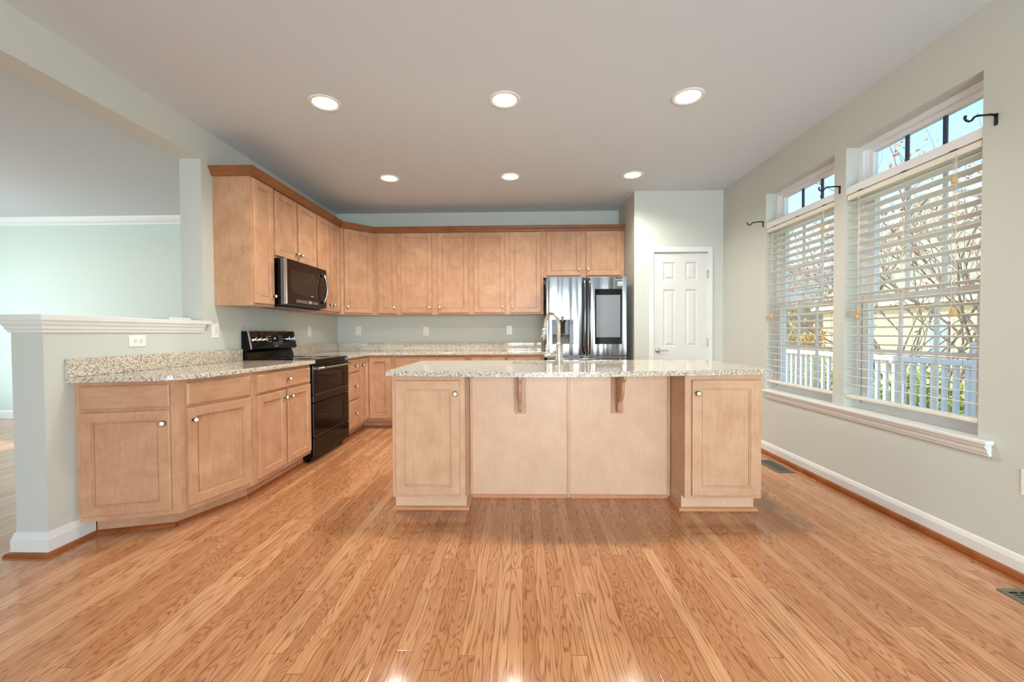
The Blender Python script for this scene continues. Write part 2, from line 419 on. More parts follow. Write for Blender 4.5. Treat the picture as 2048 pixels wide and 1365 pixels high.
HP2 = [(XLO-.016, 3.2), (XLO-.016, 2.106), (XL+.016, 2.106), (XL+.016, 2.353)]
struct('trim_2', MB().sweep(HP2, SP), SHOE, 'brown shoe moulding wrapping the half wall end', 'moulding')
m = MB().box(XLO-.05, XL+.036, 2.086, 3.27, 1.222, 1.252, .004)
m.sweep([(XLO, 3.227), (XLO, 2.122), (XL, 2.122), (XL, 3.215)], [(0, 1.16), (.008, 1.16), (.010, 1.172), (.016, 1.18), (.018, 1.192), (.026, 1.205), (.030, 1.222), (0, 1.222)])
struct('trim_3', m, WHITE, 'white moulded ledge cap on the half wall', 'ledge')
struct('trim_4', MB().sweep([(XFAR, YFAR), (XLO, YFAR)], [(0, 2.645), (.012, 2.645), (.016, 2.66), (.05, 2.69), (.075, 2.725), (.08, 2.745), (0, 2.745)]), WHITE, 'white crown moulding on the living room end wall', 'moulding')
struct('baseboard_far', MB().sweep([(XFAR, YFAR), (XLO, YFAR)], BP), WHITE, 'white baseboard of the living room end wall', 'baseboard')
# window stool and apron
m = MB().box(XR-.042, XR, 2.086, 4.005, .585, .607, .006)
for o in (O1, O2): m.box(XR-.002, XR+.09, o[0], o[1], .585, .607)
m.sweep([(XR, 3.985), (XR, 2.10)], [(0, .528), (.012, .528), (.014, .538), (.020, .545), (.022, .562), (.032, .572), (.034, .585), (0, .585)])
struct('trim_5', m, WHITE, 'white moulded sill running under both windows', 'window sill')

def make_window(idx, o, label):
    t = thing('window_%d' % idx, label, 'window', (XR, o[0], WZ0), kind='structure')
    y0, y1 = o; F0, F1 = XR+.088, XR+.165
    f = MB()
    f.box(F0, F1, y0, y0+.035, .607, WZ1); f.box(F0, F1, y1-.035, y1, .607, WZ1); f.box(F0, F1, y0+.035, y1-.035, WZ1-.035, WZ1); f.box(F0, F1, y0+.035, y1-.035, .607, .64)
    f.box(F0+.02, F1, y0+.035, y0+.05, .64, WZ1-.035); f.box(F0+.02, F1, y1-.05, y1-.035, .64, WZ1-.035)
    obj('frame', f, VINYL, t, True)
    obj('transom_bar', MB().box(XR+.004, F1, y0, y1, 2.102, 2.155, .003), VINYL, t, True)
    a, b = y0+.05, y1-.05
    def sash(nm, xc, z0, z1, st, munt, mm, mw, rows):
        s = MB(); h = .018
        s.box(xc-h, xc+h, a, a+st, z0, z1); s.box(xc-h, xc+h, b-st, b, z0, z1); s.box(xc-h, xc+h, a+st, b-st, z0, z0+st*.9); s.box(xc-h, xc+h, a+st, b-st, z1-st*.9, z1)
        so = obj(nm, s, VINYL, t, True)
        g = MB(); ga, gb = a+st, b-st
        for k in (1, 2):
            c = ga+(gb-ga)*k/3; g.box(xc-.006, xc+.006, c-mw/2, c+mw/2, z0+st*.9, z1-st*.9)
        for k in range(1, rows):
            c = (z0+z1)/2; g.box(xc-.0055, xc+.0055, ga, gb, c-mw/2, c+mw/2)
        obj('grille', g, mm, so, True)
        obj('glass', MB().box(xc-.002, xc+.002, ga, gb, z0+st*.9, z1-st*.9), GLASS, so, True)
    sash('transom_sash', XR+.135, 2.165, 2.40, .035, True, MUNT, .02, 1)
    sash('upper_sash', XR+.143, 1.345, 2.102, .045, True, VINYL, .022, 2)
    sash('lower_sash', XR+.105, .64, 1.385, .045, True, VINYL, .022, 2)
    return t
make_window(1, O1, 'nearer tall white window with dark-grilled transom and open blind')
make_window(2, O2, 'farther tall white window beside the pantry wall corner')

# pantry door
t = thing('door_1', 'white six-panel pantry door with lever handle', 'door', (DX0, YD, 0), kind='structure')
dw = DX1-DX0-.012; dh = 2.04
slab = MB(); x0, x1 = .006, .006+dw; yf = .004
cols = ((x0+.11, x0+.245), (x1-.245, x1-.11)); rws = ((.22, .83), (.98, 1.63), (1.735, 1.94))
xs = [x0, cols[0][0], cols[0][1], cols[1][0], cols[1][1], x1]; zs = [.008, rws[0][0], rws[0][1], rws[1][0], rws[1][1], rws[2][0], rws[2][1], dh]
for i in range(5):
    for j in range(7):
        if i in (1, 3) and j in (1, 3, 5):
            a = (xs[i], xs[i+1], zs[j], zs[j+1])
            r = lambda d, y: (a[0]+d, a[1]-d, a[2]+d, a[3]-d, y)
            slab.rings([r(0, yf), r(.008, yf+.010), r(.018, yf+.010), r(.040, yf+.002)], back=False)
        else: slab.rings([(xs[i], xs[i+1], zs[j], zs[j+1], yf)], back=False)
slab.box(x0, x1, yf+.012, yf+.035, .008, dh)
for e in ((x0, x0+.004), (x1-.004, x1)): slab.box(e[0], e[1], yf+.0002, yf+.03, .008, dh)
obj('slab', slab, DOORW, t)
m = MB(); cw = .054
cp = [(0, 0), (0, .018), (.012, .018), (.02, .012), (cw, .008), (cw, 0)]
m.box(-cw+.004, .004, -.016, 0, 0, DZ+cw, .004); m.box(DX1-DX0-.004, DX1-DX0-.004+cw, -.016, 0, 0, DZ+cw, .004); m.box(.0045, DX1-DX0-.0045, -.016, 0, DZ-.004, DZ+cw, .004)
m.box(0, .006, 0, .05, 0, DZ); m.box(DX1-DX0-.006, DX1-DX0, 0, .05, 0, DZ); m.box(.006, DX1-DX0-.006, 0, .05, DZ-.006, DZ)
obj('casing', m, WHITE, t)
h = MB().lathe([(0, 0), (.031, 0), (.031, -.006), (.024, -.012), (.012, -.014), (.010, -.035), (0, -.036)], 24, 'y', (.055, yf, .935))
h.tube([(.055, yf-.035, .935), (.075, yf-.04, .936), (.10, yf-.04, .932), (.13, yf-.04, .936), (.16, yf-.036, .933)], [.009, .009, .007, .0065, .006], 10)
obj('handle', h, NICKEL, t)
for z in (.25, 1.03, 1.80):
    hh = MB().lathe([(.006, z-.045), (.006, z+.045)], 10, 'z', (DX1-DX0-.006, -.018, 0)); hh.box(DX1-DX0-.012, DX1-DX0-.001, -.0172, -.0161, z-.04, z+.04); obj('hinge', hh, NICKEL, t)

# ------------------------------------------------------------------ cabinet parts
def door_mb(w, h, fr=.052, t=.02):
    r = lambda d, y: (d, w-d, d, h-d, y)
    return MB().rings([r(0, 0), r(0, -t+.004), r(.002, -t+.001), r(.005, -t), r(fr, -t), r(fr+.002, -t+.005), r(fr+.007, -t+.006), r(fr+.009, -t+.0125), r(fr+.0125, -t+.0125), r(fr+.0135, -t+.009), r(fr+.016, -t+.009)])
def slab_mb(w, h, t=.02):
    r = lambda d, y: (d, w-d, d, h-d, y)
    return MB().rings([r(0, 0), r(0, -t+.006), r(.002, -t+.004), r(.005, -t+.003), r(.009, -t), r(.011, -t)])
KNOB = None
def add_knob(parent, x, y, z):
    global KNOB
    if KNOB is None:
        k = MB(); k.lathe([(0, 0), (.009, 0), (.009, -.002), (.005, -.005), (.005, -.014), (.011, -.018), (.0155, -.021), (.0165, -.0235), (.0155, -.025), (.013, -.0255)], 20, 'y')
        k.mi = 1; k.lathe([(.0130, -.0253), (.0125, -.0275), (.009, -.0300), (.004, -.0312), (0, -.0315)], 20, 'y')
        me = bpy.data.meshes.new('knob'); k.bm.to_mesh(me); k.bm.free(); me.materials.append(BRONZE); me.materials.append(CERAMIC); KNOB = me
    o = bpy.data.objects.new('knob', KNOB); COL.objects.link(o); o.parent = parent; o.location = (x, y, z); return o
def add_door(t, x0, x1, z0, z1, knob=None, y=0.0, mat=None):
    d = obj('door', door_mb(x1-x0, z1-z0), mat or MAPLE, t); d.location = (x0, y, z0)
    if knob: add_knob(d, knob[0]-x0, -.020, knob[1]-z0)
    return d
def add_drawer(t, x0, x1, z0, z1, knob=False, name='drawer_front', y=0.0):
    d = obj(name, slab_mb(x1-x0, z1-z0), MAPLE_H, t); d.location = (x0, y, z0)
    if knob: add_knob(d, (x1-x0)/2, -.020, (z1-z0)/2)
    return d
KP = [(0, 0), (.020, 0), (.018, .012), (.010, .019), (0, .021)]
def base_cab(label, cat, loc, rz, w, depth=.60, poly=None, kick=None, cut=None):
    t = thing('base_cabinet', label, cat, loc, rz)
    b = MB()
    if poly: b.prism(poly, .10, .884)
    else: b.box(0, w, 0, depth, .10, .884)
    obj('body', b, MAPLE, t, bool(poly))
    if kick is None:
        obj('toe_kick', MB().box(0, w, .075, depth, 0, .10), MAPLE_H, t)
        obj('base_moulding', MB().sweep([(0, .075), (w, .075)], KP), SHOE, t)
    return t
R90 = PI/2
# left run : two angled units, then a straight one up to the range
A, B, Cc, D = (XL+.002, 2.270), (-1.994, 2.405), (-1.856, 2.858), (-1.856, 3.648)
Wm = (XL+.002, 2.66)
KA, KB, KC, KD = (XL+.018, 2.358), (-2.075, 2.468), (-1.925, 2.885), (-1.925, 3.648)
def kick_parts(t, p, q, back):
    obj('toe_kick', MB().prism([p, q]+back, 0, .10), MAPLE_H, t, True)
    obj('base_moulding', MB().sweep([p, q], KP), SHOE, t, True)
def ang(p, q): return math.atan2(q[1]-p[1], q[0]-p[0])
def dist(p, q): return math.hypot(q[0]-p[0], q[1]-p[1])
t = base_cab('angled maple base cabinet against the half wall, nearest the viewer', 'cabinet', (A[0], A[1], 0), ang(A, B), 0, poly=[A, B, Wm], kick=1)
L = dist(A, B); add_drawer(t, .026, L-.042, .728, .86, name='false_drawer_front'); add_door(t, .026, L-.042, .13, .712, (L-.068, .638))
kick_parts(t, KA, KB, [(XL+.018, 2.64)])
t = base_cab('angled maple base cabinet between the half-wall unit and the two-door unit', 'cabinet', (B[0], B[1], 0), ang(B, Cc), 0, poly=[B, Cc, (XL+.002, 2.87), Wm], kick=1)
L = dist(B, Cc); add_drawer(t, .034, L-.024, .728, .86, name='false_drawer_front'); add_door(t, .034, L-.024, .13, .712, (.064, .638))
kick_parts(t, KB, KC, [(XL+.018, 2.885), (XL+.018, 2.645)])
t = base_cab('two-door maple base cabinet with drawer, left of the range', 'cabinet', (Cc[0], Cc[1], 0), R90, 0, poly=[Cc, D, (XL+.002, D[1]), (XL+.002, 2.872)], kick=1)
L = dist(Cc, D)
add_drawer(t, .042, L-.022, .728, .86, True); add_door(t, .042, L/2-.012, .13, .712, (L/2-.04, .655)); add_door(t, L/2+.018, L-.022, .13, .712, (L/2+.046, .655))
kick_parts(t, KC, KD, [(XL+.018, KD[1]), (XL+.018, 2.89)])
FX, FY = -1.845, 5.01
# drawer unit right of range, corner unit, two wide units on the back run
t = base_cab('narrow three-drawer maple cabinet right of the range', 'cabinet', (FX, 4.416, 0), R90, .312, .62)
add_drawer(t, .02, .297, .728, .86, True); add_drawer(t, .02, .297, .43, .71, True); add_drawer(t, .02, .297, .13, .412, True)
t = base_cab('corner maple base cabinet with a pair of doors meeting at a right angle', 'cabinet', (FX, 4.73, 0), R90, 0,
             poly=[(FX, 4.73), (FX, FY), (-1.556, FY), (-1.556, YB-.002), (XL+.002, YB-.002), (XL+.002, 4.73)], kick=1)
add_door(t, .015, .262, .13, .86, (.047, .785))
d = add_door(t, .022, .275, .13, .86, None); d.rotation_euler = (0, 0, -R90); d.location = (.28, -.022, .13)
obj('toe_kick', MB().prism([(FX-.075, 4.73), (FX-.075, FY+.075), (-1.556, FY+.075), (-1.556, FY+.2), (FX-.2, FY+.2), (FX-.2, 4.73)], 0, .10), MAPLE_H, t, True)
obj('base_moulding', MB().sweep([(FX-.075, 4.73), (FX-.075, FY+.075), (-1.556, FY+.075)], KP), SHOE, t, True)
for i, (x0, x1, nm) in enumerate(((-1.554, -.642, 'wide maple base cabinet on the back wall, next to the corner unit'), (-.640, .268, 'wide maple base cabinet on the back wall, beside the refrigerator'))):
    t = base_cab(nm, 'cabinet', (x0, FY, 0), 0, x1-x0, .606); w_ = x1-x0
    if i == 0: add_drawer(t, .04, w_-.03, .728, .86, True)
    else: add_drawer(t, .035, w_/2-.012, .728, .86, True); add_drawer(t, w_/2+.012, w_-.035, .728, .86, True)
    add_door(t, .04, w_/2-.012, .13, .712, (w_/2-.04, .65)); add_door(t, w_/2+.012, w_-.035, .13, .712, (w_/2+.04, .65))

# worktops with upstands
def bez(P, n):
    out = []
    for i in range(n+1):
        u = i/n; Q = [Vector(p) for p in P]
        while len(Q) > 1: Q = [a.lerp(b, u) for a, b in zip(Q, Q[1:])]
        out.append((Q[0].x, Q[0].y))
    return out
t = thing('countertop', 'speckled granite worktop left of the range with a curved front edge', 'countertop', (XL, 2.9, .884))
front = bez([(XL+.002, 2.225), (-2.20, 2.285), (-2.06, 2.31)], 6) + bez([(-2.06, 2.31), (-1.94, 2.345), (-1.90, 2.49)], 8)[1:] + bez([(-1.90, 2.49), (-1.83, 2.80), (-1.812, 3.05), (-1.806, 3.652)], 10)[1:]
obj('slab', MB().prism(front+[(XL+.002, 3.652)], .884, .914, .004), GRANITE, t, True)
obj('backsplash', MB().box(XL+.001, XL+.021, 2.222, 3.652, .9145, 1.016, .002), GRANITE, t, True)
t = thing('countertop', 'speckled granite worktop round the back corner behind the island', 'countertop', (-1, YB, .884))
obj('slab', MB().prism([(XL+.002, 4.414), (-1.806, 4.414), (-1.806, FY-.035), (.272, FY-.035), (.272, YB-.002), (XL+.002, YB-.002)], .884, .914, .004), GRANITE, t, True)
m = MB().box(XL+.001, XL+.021, 4.414, YB-.001, .9145, 1.016, .002).box(XL+.0215, .272, YB-.021, YB-.001, .9145, 1.016, .002)
obj('backsplash', m, GRANITE, t, True)

# ------------------------------------------------------------------ wall cabinets
UD = .305; UX, UY = XL+UD, YB-UD-.001
def wall_cab(label, loc, rz, w, z0=1.378, z1=2.43, depth=UD-.002, poly=None):
    t = thing('wall_cabinet', label, 'cabinet', loc, rz); b = MB()
    if poly: b.prism(poly, z0, z1)
    else:
        b.box(0, w, 0, depth, z0, z1)
    obj('body', b, MAPLE, t, bool(poly)); return t
t = wall_cab('tall single-door maple wall cabinet left of the microwave', (UX, 3.347, 0), R90, .304); add_door(t, .02, .285, 1.40, 2.405, (.262, 1.472))
t = wall_cab('short two-door maple wall cabinet above the microwave', (UX, 3.652, 0), R90, .761, 1.815)
add_door(t, .012, .361, 1.837, 2.402, (.337, 1.905)); add_door(t, .392, .745, 1.837, 2.402, (.416, 1.905))
t = wall_cab('narrow two-door maple wall cabinet right of the microwave', (UX, 4.414, 0), R90, .594)
add_door(t, .014, .292, 1.40, 2.405, (.268, 1.472)); add_door(t, .32, .565, 1.40, 2.405, (.345, 1.472))
E1, E2 = (UX, 5.009), (-1.860, UY)
t = wall_cab('diagonal maple wall cabinet filling the corner', (E1[0], E1[1], 0), ang(E1, E2), 0, poly=[E1, E2, (-1.860, YB-.002), (XL+.002, YB-.002), (XL+.002, 5.009)])
L = dist(E1, E2); add_door(t, .045, L-.035, 1.40, 2.405, (.075, 1.472))
for x0, w_, ds, nm in ((-1.859, .304, [(-1.812, -1.571, -1.598)], 'narrow single-door maple wall cabinet beside the diagonal corner unit'),
                       (-1.554, .913, [(-1.51, -1.125, -1.151), (-1.05, -.665, -1.024)], 'two-door maple wall cabinet in the middle of the back wall, left of its twin'),
                       (-.640, .914, [(-.597, -.209, -.235), (-.141, .246, -.115)], 'two-door maple wall cabinet on the back wall, next to the refrigerator')):
    t = wall_cab(nm, (x0, UY, 0), 0, w_)
    for a, b, k in ds: add_door(t, a-x0, b-x0, 1.40, 2.405, (k-x0, 1.472))
t = wall_cab('short two-door maple wall cabinet above the refrigerator', (.275, UY, 0), 0, 1.008, 1.835)
for a, b, k in ((.316, .743, .720), (.808, 1.238, .832)): add_door(t, a-.275, b-.275, 1.857, 2.407, (k-.275, 1.93))
CP = [(-.02, 2.4305), (.0, 2.410), (.022, 2.410), (.023, 2.420), (.027, 2.423), (.028, 2.432), (.032, 2.436), (.040, 2.452), (.046, 2.458), (.047, 2.464), (.053, 2.467), (.053, 2.478), (-.02, 2.478)]
m = MB().sweep([(XL+.003, 3.347), (UX, 3.347), (UX, 5.009), (-1.860, UY), (1.283, UY)], CP)
tag(obj('crown_moulding', m, CROWNW), 'reddish maple crown moulding along the tops of the wall cabinets', 'moulding')

# ------------------------------------------------------------------ microwave
t = thing('microwave', 'black over-the-range microwave with curved steel handle', 'microwave', (-2.05, 3.656, 1.392), R90)
mw, mh, md = .752, .419, .416
b = MB().box(0, mw, .055, md, .012, mh); b.mi = 1; b.box(.0, mw, .03, .0545, .012, mh)
b.mi = 2; b.box(.02, mw-.02, .06, md-.02, .0, .0115)
obj('body', b, [BLACK, plain('microwave_side_grey', (96, 100, 106), .35, .4), DARK], t)
d = MB().rings([(0, mw, .018, mh, .0295), (0, mw, .018, mh, .006), (.004, mw-.004, .022, mh-.004, 0), (.02, .03, .03, .04, 0)], cap=False)
d = MB().box(0, mw, 0, .0295, .018, mh, .005)
do = obj('door', d, DKSTEEL, t)
obj('edge_strip', MB().box(-.003, .006, -.001, .028, .018, mh, .002), TRIMST, do)
def arcpoly(x0, x1, z0, z1, sag, n=12):
    pts = [(x0, z1), (x1, z1), (x1, z0)]
    for i in range(n+1):
        u = i/n; pts.append((x1+(x0-x1)*u, z0-sag*(1-(1-u)**2)*.0+sag*(u**3)))
    return pts
gp = [(.05, .335), (.585, .335), (.56, .10)] + [(.56-.50*i/10, .10+.035*(i/10)**2+.0) for i in range(1, 11)] + [(.05, .15)]
g = MB().prism([(p[0], p[1]) for p in gp], 0, .002); g.bm.transform(Matrix.Rotation(PI/2, 4, 'X')); g.bm.transform(Matrix.Translation((0, .0, .0)))
obj('window', g, BROWNG, do)
cp = MB().box(.14, .57, -.0015, 0, .035, .078)
cpo = obj('control_panel', cp, plain('control_strip_black', (24, 20, 20), .15), do)
k = MB()
for r in range(2):
    for c in range(12): k.box(.155+c*.017, .164+c*.017, -.0022, -.0016, .045+r*.014, .049+r*.014)
obj('key_legends', k, MARK, cpo)
k = MB()
for r in range(2):
    for c in range(8): k.box(.45+c*.014, .458+c*.014, -.0022, -.0016, .046+r*.012, .049+r*.012)
obj('function_keys', k, MARK, cpo)
obj('display', MB().box(.375, .43, -.0022, -.0016, .044, .068), plain('display_grey', (150, 160, 175), .2), cpo)
hp = [(.655, -.004, .07), (.655, -.025, .085), (.656, -.045, .13), (.657, -.054, .20), (.656, -.045, .29), (.655, -.025, .345), (.655, -.004, .36)]
obj('handle', MB().tube(hp, [.012, .012, .011, .011, .011, .012, .012], 12), TRIMST, do)
text('brand_mark', 'SAMSUNG', .012, MARK, do, (.44, -.0026, .118), (R90, 0, 0))
v = MB()
for i in range(6): v.box(.06+i*.11, .15+i*.11, .08, .30, -.004, .0)
obj('vent_grille', v, DKSTEEL, t)

# ------------------------------------------------------------------ range
t = thing('range', 'black freestanding double-oven range with glass cooktop', 'range', (-1.83, 3.656, 0), R90)
rw, rd = .754, .634
b = MB().box(0, rw, .035, rd, .035, .896); obj('body', b, BLACK, t)
obj('cooktop', MB().box(-.001, rw+.001, .005, rd-.06, .8965, .916, .006), BGLASS, t)
br = MB()
for cx, cy, r in ((.19, .17, .11), (.56, .17, .09), (.19, .42, .085), (.56, .42, .11), (.375, .44, .06)):
    for q in (r, r*.6): br.lathe([(q-.0012, .9162), (q+.0012, .9162), (q+.0012, .9164), (q-.0012, .9164)], 32, 'z', (cx, cy, 0))
obj('burner_rings', br, plain('burner_print', (70, 70, 72), .2), t)
def oven(z0, z1, name):
    d = obj(name, MB().box(.002, rw-.002, 0, .034, z0, z1, .006), BLACK, t)
    obj('window', MB().box(.09, rw-.09, -.0015, 0, z0+.05, z1-.075 if z1-z0 > .28 else z1-.07), BGLASS, d)
    obj('edge_strip', MB().box(.001, rw-.001, -.0012, .002, z0-.0012, z0+.0018), TRIMST, d); return d
d = oven(.604, .868, 'upper_oven_door')
hb = MB().tube([(.03, -.035, .838), (.2, -.042, .838), (.55, -.042, .838), (rw-.03, -.035, .838)], .011, 12)
for x in (.045, rw-.045): hb.box(x-.012, x+.012, -.034, 0, .826, .85, .003)
obj('handle', hb, TRIMST, d)
obj('control_band', MB().box(.002, rw-.002, .001, .034, .537, .6, .004), DKSTEEL, t)
d = oven(.232, .532, 'lower_oven_door')
obj('drawer', MB().box(.002, rw-.002, 0, .034, .05, .224, .006), BLACK, t)
for x in (.06, rw-.06):
    for y in (.08, rd-.08):
        obj('foot', MB().lathe([(0, 0), (.02, 0), (.02, .012), (.012, .016), (.012, .035), (0, .035)], 16, 'z', (x, y, 0)), BLACK, t)
# backguard: profile in (y, z)
bg = MB(); bg.extrude_yz([(.634, .917), (.634, 1.0), (.60, 1.0), (.575, .917)], .006, rw-.006); bo = obj('backguard', bg, BLACK, t)
con = MB().extrude_yz([(.634, 1.003), (.634, 1.172), (.576, 1.172), (.546, 1.010), (.552, 1.003)], 0, rw, .003)
co = obj('control_panel', con, BLACK, t)
sl = Vector((0, .546-.576, 1.010-1.172)); ln_ = sl.length; tilt = math.atan2(.030, .162)
def on_panel(x, f): return (x, .576-.030*f, 1.172-.162*f)   # f: 0 top .. 1 bottom
Rt = Matrix.Rotation(tilt, 4, 'X')
def panel_mb(m, x0, x1, f0, f1, d0, d1):
    a = on_panel((x0+x1)/2, (f0+f1)/2); m.box(a[0]-(x1-x0)/2, a[0]+(x1-x0)/2, a[1]-d1, a[1]-d0, a[2]-(f1-f0)*ln_/2, a[2]+(f1-f0)*ln_/2, 0, Matrix.Rotation(-tilt, 4, 'X'))
g = MB(); panel_mb(g, .012, rw-.012, .03, .95, -.001, .001); obj('console_glass', g, BGLASS, co)
g = MB(); a = on_panel(-.003, .5); g.box(-.004, .010, a[1]-.006, a[1]+.004, 1.010, 1.172, .002, Matrix.Rotation(-tilt, 4, 'X')); obj('end_strip', g, TRIMST, co)
for x in (.055, .125, .205, .59, .68):
    a = on_panel(x, .48); kn = MB(); kn.lathe([(0, 0), (.027, 0), (.027, -.006), (.021, -.010), (.019, -.03), (.017, -.032), (0, -.033)], 20, 'y')
    kn.box(-.004, .004, -.036, -.008, -.02, .02, .002)
    o = obj('knob', kn, TRIMST, co); o.location = a; o.rotation_euler = (-tilt, 0, 0)
for xk in (.27, .45):
    g = MB()
    for r in range(3):
        for c in range(3): panel_mb(g, xk+c*.022, xk+.009+c*.022, .28+r*.15, .32+r*.15, .0012, .0016)
    obj('key_legends', g, MARK, co)
g = MB()
for r in range(2):
    for c in range(9): panel_mb(g, .345+c*.018, .351+c*.018, .66+r*.09, .69+r*.09, .0012, .0016)
obj('number_keys', g, MARK, co)
g = MB(); panel_mb(g, .37, .40, .38, .48, .0012, .0016); obj('clock_display', g, MARK, co)
a = on_panel(.39, .88); text('brand_mark', 'SAMSUNG', .014, MARK, co, (a[0], a[1]-.002, a[2]), (R90-tilt, 0, 0))

# ------------------------------------------------------------------ refrigerator
t = thing('refrigerator', 'stainless steel french-door refrigerator with tablet screen and water dispenser', 'refrigerator', (.291, 4.851, 0))
fwid = .908
obj('body', MB().box(.006, fwid-.006, .07, .74, .02, 1.765), DSTEEL, t)
def curved(x0, x1, z0, z1, bow=.006, n=8):     # slightly bowed door front
    pts = [(x0, .062)] + [(x0, .008)] + [(x0+(x1-x0)*i/n, .006-bow*math.sin(PI*i/n)) for i in range(n+1)] + [(x1, .008), (x1, .062)]
    m = MB().prism(pts, z0, z1, .002)
    return m
# left door has a recessed dispenser: built round the opening
dl = MB(); dx0, dx1, dz0, dz1 = .054, .304, 1.012, 1.292; xm = .445
def dprism(x0, x1, z0, z1): dl.prism([(x0, .062)]+[(x0+(x1-x0)*i/6, .006-.006*math.sin(PI*(x0+(x1-x0)*i/6)/xm)) for i in range(7)]+[(x1, .062)], z0, z1)
dprism(0, dx0, .883, 1.778); dprism(dx1, xm, .883, 1.778); dprism(dx0, dx1, .883, dz0); dprism(dx0, dx1, dz1, 1.778)
ld = obj('left_door', dl, STEEL, t)
r_ = MB().box(dx0, dx1, .058, .0618, dz0, dz1); r_.extrude_yz([(.008, dz0+.001), (.058, dz0+.001), (.058, dz0+.11)], dx0+.001, dx1-.001)
disp = obj('dispenser_recess', r_, plain('dispenser_grey', (84, 82, 80), .3, 0), ld)
obj('recess_side', MB().box(dx0, dx0+.012, .004, .058, dz0+.002, dz1-.002), BGLASS, disp); obj('recess_side', MB().box(dx1-.045, dx1, .006, .058, dz0+.002, dz1-.002), BGLASS, disp)
obj('dispenser_panel', MB().box(dx0-.003, dx1+.003, -.003, .003, dz1, 1.434, .001), STEEL, ld)
sp_ = MB().lathe([(0, 1.328), (.036, 1.328), (.036, 1.298), (.040, 1.296), (.040, 1.27), (.030, 1.262), (.028, 1.14), (.024, 1.128), (0, 1.128)], 24, 'z', (.178, .028, 0)); obj('dispenser_nozzle', sp_, DSTEEL, ld)
pts = [(.471, .062)]+[(.471+(fwid-.471)*i/8, .006-.006*math.sin(PI*i/8)) for i in range(9)]+[(fwid, .062)]
rd_ = obj('right_door', MB().prism(pts, .883, 1.778, .002), STEEL, t)
tb = obj('tablet_bezel', MB().box(.548, .855, -.0035, .003, 1.010, 1.641, .001), BGLASS, rd_)
obj('screen', MB().box(.562, .835, -.0042, -.0036, 1.089, 1.572), SCREEN, tb)
for sx, dr in ((.428, ld), (.486, rd_)):
    h = MB().tube([(sx, .002, .90), (sx, -.03, .94), (sx, -.046, .99), (sx, -.05, 1.33), (sx, -.046, 1.66), (sx, -.03, 1.72), (sx, .002, 1.76)], [.010, .012, .012, .012, .012, .012, .010], 12)
    obj('handle', h, STEEL, dr)
obj('flex_drawer', MB().prism([(0, .062)]+[(fwid*i/8, .006-.006*math.sin(PI*i/8)) for i in range(9)]+[(fwid, .062)], .50, .868, .002), STEEL, t)
fd = obj('freezer_drawer', MB().prism([(0, .062)]+[(fwid*i/8, .006-.006*math.sin(PI*i/8)) for i in range(9)]+[(fwid, .062)], .06, .488, .002), STEEL, t)
for z in (.84, .455): obj('drawer_handle', MB().tube([(.10, .0, z), (.13, -.045, z), (fwid-.13, -.045, z), (fwid-.10, .0, z)], .011, 10), STEEL, t)
obj('door_gasket', MB().box(.4455, .4705, .03, .069, .885, 1.775), DARK, t)
obj('plinth', MB().box(.02, fwid-.02, .05, .3, 0, .055), DARK, t)
obj('hinge_cover', MB().box(.03, fwid-.03, .08, .14, 1.7655, 1.785, .004), DARK, t)
text('brand_mark', 'SAMSUNG', .022, MARK, rd_, (.825, .0015, 1.745), (R90, 0, 0))
st_ = obj('sticker', MB().box(.802, .872, -.0005, .004, 1.672, 1.726), plain('sticker_grey', (150, 154, 156), .35), rd_)
k = MB().lathe([(0, -.0008), (.012, -.0008), (.012, -.0014), (0, -.0014)], 20, 'y', (.815, 0, 1.706)); k.box(.832, .868, -.0012, -.0006, 1.712, 1.72); k.box(.832, .866, -.0012, -.0006, 1.699, 1.706)
k.box(.806, .866, -.0012, -.0006, 1.682, 1.687)
obj('sticker_print', k, MARK, st_)

# ------------------------------------------------------------------ island
IZ = .884
def island_end(label, x0, x1, d0, d1, kx):
    t = thing('island_cabinet', label, 'cabinet', (x0, 2.66, 0)); w_ = x1-x0
    obj('body', MB().box(0, w_, 0, .84, .10, IZ), MAPLE_ISL_LIT, t)
    add_door(t, d0-x0, d1-x0, .120, .846, (kx-x0, .765), mat=MAPLE_ISL_LIT)
    k0, k1 = .0, w_
    if x0 > 0: k1 = w_-.014
    obj('toe_kick', MB().box(k0, k1, .06, .80, 0, .10), MAPLE_PANEL, t)
    m = MB().sweep([(k0, .24 if x0 > 0 else .80), (k0, .06), (k1, .06), (k1, .80 if x0 > 0 else .24)], KP); obj('base_moulding', m, SHOE_P, t); return t
island_end('maple cabinet at the left end of the island with knob at its right', -.825, -.363, -.803, -.394, -.417)
island_end('maple cabinet at the right end of the island with knob at its left', 1.021, 1.494, 1.060, 1.472, 1.089)
t = thing('island_cabinet', 'recessed pale maple panels and sink base in the middle of the island', 'cabinet', (.33, 2.919, 0))
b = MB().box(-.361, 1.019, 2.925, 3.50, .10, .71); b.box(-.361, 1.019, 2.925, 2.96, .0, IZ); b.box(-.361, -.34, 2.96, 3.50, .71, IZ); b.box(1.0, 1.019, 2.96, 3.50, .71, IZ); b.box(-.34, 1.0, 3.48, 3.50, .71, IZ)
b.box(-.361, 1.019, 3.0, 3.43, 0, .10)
obj('body', b, MAPLE_ISL_LIT, t, True)
obj('back_panel', MB().box(-.344, .311, 2.919, 2.9248, .022, IZ-.001), MAPLE_PANEL, t, True)
obj('back_panel', MB().box(.332, .998, 2.919, 2.9248, .022, IZ-.001), MAPLE_PANEL, t, True)
for a, b_ in ((-.361, -.344), (.3112, .3318), (.998, 1.0185)): obj('batten', MB().box(a, b_, 2.912, 2.9248, 0, IZ-.001, .002), MAPLE_ISL_LIT, t, True)
